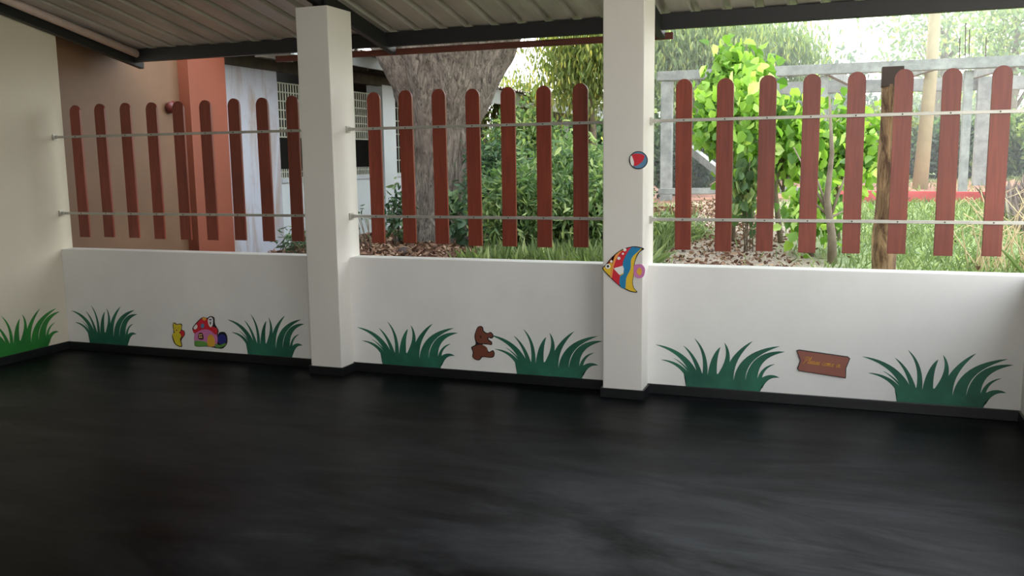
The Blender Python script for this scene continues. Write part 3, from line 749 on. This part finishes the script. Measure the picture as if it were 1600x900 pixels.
# brown timber post
tp = P(1388, 105, 1.5); bt = P(1376, 425, 1.5)
root = empty('timber_post', (bt.x, 1.5, float(ground(bt.x, 1.5))), 'rough brown timber post with dark square head behind the right bay pickets', 'post')
mb = MB(); ring = []
zz = np.linspace(float(ground(bt.x, 1.5))-.05, tp.z-.13, 26); prev = None
for z in zz:
    r = .082*(1.12-.18*(z/2.2)) ; rg = []
    for i in range(20):
        th = i*math.pi/10; n_ = noise.noise(Vector((math.cos(th)*1.5, math.sin(th)*1.5, z*2.5)))*.018
        rg.append(mb.bm.verts.new((bt.x+.02+math.cos(th)*(r+n_), 1.5+math.sin(th)*(r+n_), z)))
    if prev:
        for i in range(20): mb.bm.faces.new((prev[i], prev[(i+1) % 20], rg[(i+1) % 20], rg[i]))
    prev = rg
mb.bm.faces.new(prev); mb.build('post_shaft', M_timber, root, True)
MB().box(bt.x-.055, bt.x+.10, 1.42, 1.58, tp.z-.15, tp.z, .006).build('post_head', M_timbercap, root)

# utility pole
pb_ = P(1437, 292, 11); root = MB()
g0 = float(ground(pb_.x, 11)); root.tube([(pb_.x, 11, g0-.05), (pb_.x+.09, 11, 3.0), (pb_.x+.16, 11, 7.5)], [.125, .10, .075], 16)
tag(root.build('utility_pole', M_pole, None, True), 'tall round cream pole rising behind the right bay fence', 'pole')

# concrete pergola
pg = empty('concrete_pergola', (P(1300, 300, 11).x, 11, 1.0), 'weathered grey concrete pergola of beams and posts in the garden', 'pergola')
ya, yb2 = 10.4, 12.6
A_, B_ = P(1046, 117, ya), P(1606, 93, 9.2)
B2 = P(1720, 88, 9.0)
d = (B2-A_)
MB().bar(A_+Vector((-.2, 0, -.02)), B2+Vector((0, 0, -.02)), .15, .165, bev=.01).build('front_beam', M_conc, pg)
C1 = P(1140, 140, 13.5); C2 = P(1640, 128, 12.5)
MB().bar(C1, C2, .14, .24, bev=.01).build('rear_beam', M_conc, pg)
for px, yy_ in ((1042, ya), (1285, 9.9), (1509, 9.45), (1640, 9.2)):
    q = P(px, 200, yy_); zt = A_.z+(B2.z-A_.z)*((q.x-A_.x)/d.x)-.12
    w2 = .1 if px in (1042,) else .06
    MB().box(q.x-w2, q.x+w2, yy_-.08, yy_+.08, .6, zt, .008).build('post', M_conc, pg)
for px, yy_ in ((1396, 12.6), (1535, 12.6), (1180, 13.3)):
    q = P(px, 200, yy_); MB().box(q.x-.12, q.x+.12, yy_-.1, yy_+.1, .6, 2.98, .008).build('post', M_conc, pg)
for px1, px2 in ((1105, 1170), (1285, 1330), (1470, 1385), (1600, 1500)):
    q1 = P(px1, 118, 10.1); q2 = P(px2, 133, 13.0)
    MB().bar((q1.x, 10.0, A_.z-.04), (q2.x, 12.9, C1.z), .09, .14).build('cross_beam', M_conc, pg)
MB().bar(P(1078, 232, 11), P(1128, 272, 10.0), .1, .14).build('leaning_beam', M_conc, pg)
mb = MB()
for px in (1499, 1508, 1514, 1540):
    q = P(px, 95, 9.5); mb.tube([q, P(px+1, random.uniform(28, 60), 9.5)], .008, 5)
mb.build('starter_bar', M_screw, pg)
# kerb
tag(MB().bar(P(1030, 299, 9.6), P(1300, 297, 9.4), .14, .10, bev=.01).build('kerb', M_conc), 'low pale concrete kerb crossing the grass behind the right bay', 'kerb')
# red edging strip
ra, rb = P(1300, 292, 8.7), P(1720, 296, 8.3)
ra.z = float(ground(ra.x, ra.y))+.08; rb.z = float(ground(rb.x, rb.y))+.08
tag(MB().bar(ra, rb, .12, .22, bev=.02).build('red_edging', plain('red_oxide_edging', (176, 84, 84), .8, .2, 5)), 'long low reddish edging wall across the garden behind the weeds', 'edging')

# background trees
def tree(px, py, y, rx, rz, label, mat, n=220, per=40, length=.14, width=.035, droop=.7, spread=.28, trunk=.09, tpx=None, shell=.2):
    c = P(px, py, y); b = P(tpx or px, py, y)
    return plant('garden_tree', label, 'tree', (b.x, y+.1, 0), c, (rx, rx*.8, rz), mat, n, per, spread, length, width, droop, 'trees at the back of the garden', 9, trunk, shell=shell)
tree(915, 90, 10.5, .95, .95, 'thin forked tree with drooping foliage beside the right pillar', L_yel, 170, 40, tpx=928, trunk=.07)
tree(800, 165, 11.5, .5, .5, 'yellow-green tree peeping out right of the large trunk', L_yel, 50, 30)
tree(990, 60, 12.5, 1.5, 1.3, 'grey-green drooping tree hidden behind the right pillar', L_grey, 170, 40)
tree(1085, 62, 13.5, 1.6, .9, 'grey-green tree with hanging leaves above the end of the pergola', L_grey, 240, 40, .16, .035)
tree(1215, 78, 15.0, 1.0, .5, 'pale drooping tree in the upper middle of the right bay', L_grey, 130, 40, .16, .035)
tree(1480, 55, 22, 2.1, 1.5, 'hazy spreading tree right of the cream pole', L_grey, 60, 22, .2, .08, .3, .35, .16)
tree(1590, 40, 19, 1.6, 1.3, 'far tree at the upper right corner of the view', L_grey, 60, 24, .2, .07, .3, .3, .14)
lab = ['leftmost far bush behind the pergola posts', 'far yellow-green bush behind the vine heap', 'far dark bush behind the third picket of the right bay', 'far bush under the middle of the pergola',
       'far bright bush behind the timber post', 'far bush behind the cream pole', 'far dark bush below the pergola at the right', 'far rightmost bush near the frame edge']
for i, (px, y, top, hw, mt) in enumerate(((1062, 13.5, 190, .9, L_dark), (1130, 15, 150, 1.2, L_yel), (1205, 16, 165, 1.2, L_dark), (1275, 15.5, 175, 1.1, L_mid),
        (1350, 16, 170, 1.2, L_yel), (1430, 16.5, 185, 1.2, L_mid), (1510, 15.5, 180, 1.1, L_dark), (1595, 15, 165, 1.2, L_mid))):
    shrub(px, y, top, hw, lab[i], mt, 120, length=.16, width=.07)
spots = [(-9.5, 25, 'first from the left'), (-5.5, 27, 'second from the left'), (-2.0, 26, 'third from the left'), (3, 30, 'fourth from the left'), (8, 32, 'fifth from the left'), (13.5, 30, 'sixth from the left'), (19, 30, 'seventh from the left')]
for i, (x, y, nm) in enumerate(spots):
    h = (1.5, 3.2, 1.9, 1.5, 1.0, 1.0, 1.3)[i]
    plant('hedge_tree', 'tall dark tree of the far tree line, %s' % nm, 'tree', (x, y, 0), (x, y, 1.2+h*.8), (3.0, 2.0, h), (L_dark, L_mid, L_dark, L_mid, L_dark, L_mid, L_dark)[i], 260, 30, .35, .26, .13, .35, 'far tree line', 8, .2, shell=.1)

# ------------------------------------------------------------------ ground cover
def blades(name, n, xr, yr, L, Wd, mat, label, cat, dens=None, lean=.5):
    x = rng.uniform(*xr, n*3); y = rng.uniform(0, 1, n*3)**1.3*(yr[1]-yr[0])+yr[0]
    if dens is not None:
        keep = rng.uniform(0, 1, n*3) < dens(x, y); x, y = x[keep], y[keep]
    x, y = x[:n], y[:n]
    pts = np.stack([x, y, ground(x, y)-.01], 1); ax = rng.normal(size=pts.shape)*lean + np.array([0, 0, 1.])
    ax[:, 2] = np.abs(ax[:, 2])
    o = leaf_mesh(name, pts, ax, L, Wd, mat, None, None, .1, .35)
    return tag(o, label, cat, None, 'stuff')
pathx = lambda y: -.75-.12*y
notpath = lambda x, y: np.clip((np.abs(x-pathx(y))-.5)/1.2, .03, 1)*np.where((y > 9) & (y < 13.5), .12, 1)*sstep(-3.4, -2.0, x)
blades('garden_grass', 42000, (-3.5, 9), (.4, 14), .11, .012, L_grass, 'short green grass covering the garden either side of the path', 'grass', notpath, .7)
weed = lambda x, y: np.clip(np.sin(x*3.1+y)*.5+.6, .1, 1)*sstep(1.3, 2.0, x-.3*y+.6)
blades('tall_weeds', 5200, (.3, 5.5), (.5, 8.0), .34, .018, L_grass, 'tall bright weeds growing behind the right end of the low wall', 'weeds', weed, .35)
blades('flowering_dry_grass', 3000, (1.8, 7.0), (5.0, 8.2), .38, .014, L_pinkgrass, 'mauve and straw coloured dry grass before the red edging', 'grass', None, .4)
blades('understorey_weeds', 4500, (-3.4, -1.75), (1.6, 5.0), .26, .016, L_grass, 'grassy weeds under the shrubs of the middle bay', 'weeds', None, .5)
def litter(n, xr, yr, L, label, dens=None):
    x = rng.uniform(*xr, n*3); y = rng.uniform(*yr, n*3)
    if dens is not None:
        kp = rng.uniform(0, 1, n*3) < dens(x, y); x, y = x[kp], y[kp]
    x, y = x[:n], y[:n]
    pts = np.stack([x, y, ground(x, y)+rng.uniform(.0, .05, len(x))], 1); ax = rng.normal(size=pts.shape)*np.array([1, 1, .3])
    return tag(leaf_mesh('leaf_litter', pts, ax, L, L*.55, L_litter, None, None, .3, .3), label, 'leaf litter', None, 'stuff')
litter(15000, (-6.6, -2.0), (1.0, 7.5), .075, 'brown fallen leaves lying around the foot of the large trunk')
litter(5000, (-3.2, 1.5), (.5, 9), .05, 'pale fallen leaves scattered along the garden path', lambda x, y: np.clip(1-np.abs(x-pathx(y))/.8, .01, 1))
# dark round stone
q = P(632, 398, 1.9); bm = bmesh.new(); bmesh.ops.create_icosphere(bm, subdivisions=3, radius=.09)
for v in bm.verts:
    v.co *= 1+.08*noise.noise(v.co*9); v.co.z *= .8
me = bpy.data.meshes.new('stone'); bm.to_mesh(me); bm.free(); me.shade_smooth()
o = link('stone', me, plain('dark_brown_stone', (52, 38, 34), .8, .2)); q = P(632, 396, 3.2); o.location = (q.x, 3.2, float(ground(q.x, 3.2))+.03)
tag(o, 'dark brown rounded stone lying in the fallen leaves', 'stone')
# dry twig bush at the right edge
q = P(1588, 380, 2.6); root = empty('dry_bush', (q.x, 2.6, float(ground(q.x, 2.6))), 'tangle of pale dry stalks at the right edge of the garden', 'plant')
mb = MB()
for i in range(46):
    a = Vector((q.x+random.uniform(-.35, .3), 2.6+random.uniform(-.3, .3), 0)); a.z = float(ground(a.x, a.y))-.02
    e = a + Vector((random.uniform(-.4, .3), random.uniform(-.2, .2), random.uniform(.35, .75))); m_ = a.lerp(e, .55)+Vector((random.uniform(-.1, .1), 0, .12))
    mb.tube([a, m_, e, e+Vector((random.uniform(-.15, .1), 0, -.06))], [.006, .005, .0035, .002], 5)
mb.build('stalks', M_dry, root)

# scatter volume added to give the garden a hazy, glare-washed look
hz = MB().box(-3.5, 40, 7.5, 60, .3, 9).build('garden_haze', None)
hm = bpy.data.materials.new('haze'); hm.use_nodes = True; hn = hm.node_tree; hn.nodes.clear()
ho = hn.nodes.new('ShaderNodeOutputMaterial'); hv = hn.nodes.new('ShaderNodeVolumeScatter'); hv.inputs['Density'].default_value = .014; hv.inputs['Color'].default_value = (.97, .99, 1, 1)
hn.links.new(hv.outputs[0], ho.inputs['Volume']); hz.data.materials.append(hm)
tag(hz, 'thin added haze imitating glare over the back of the garden', 'haze', None, 'stuff')
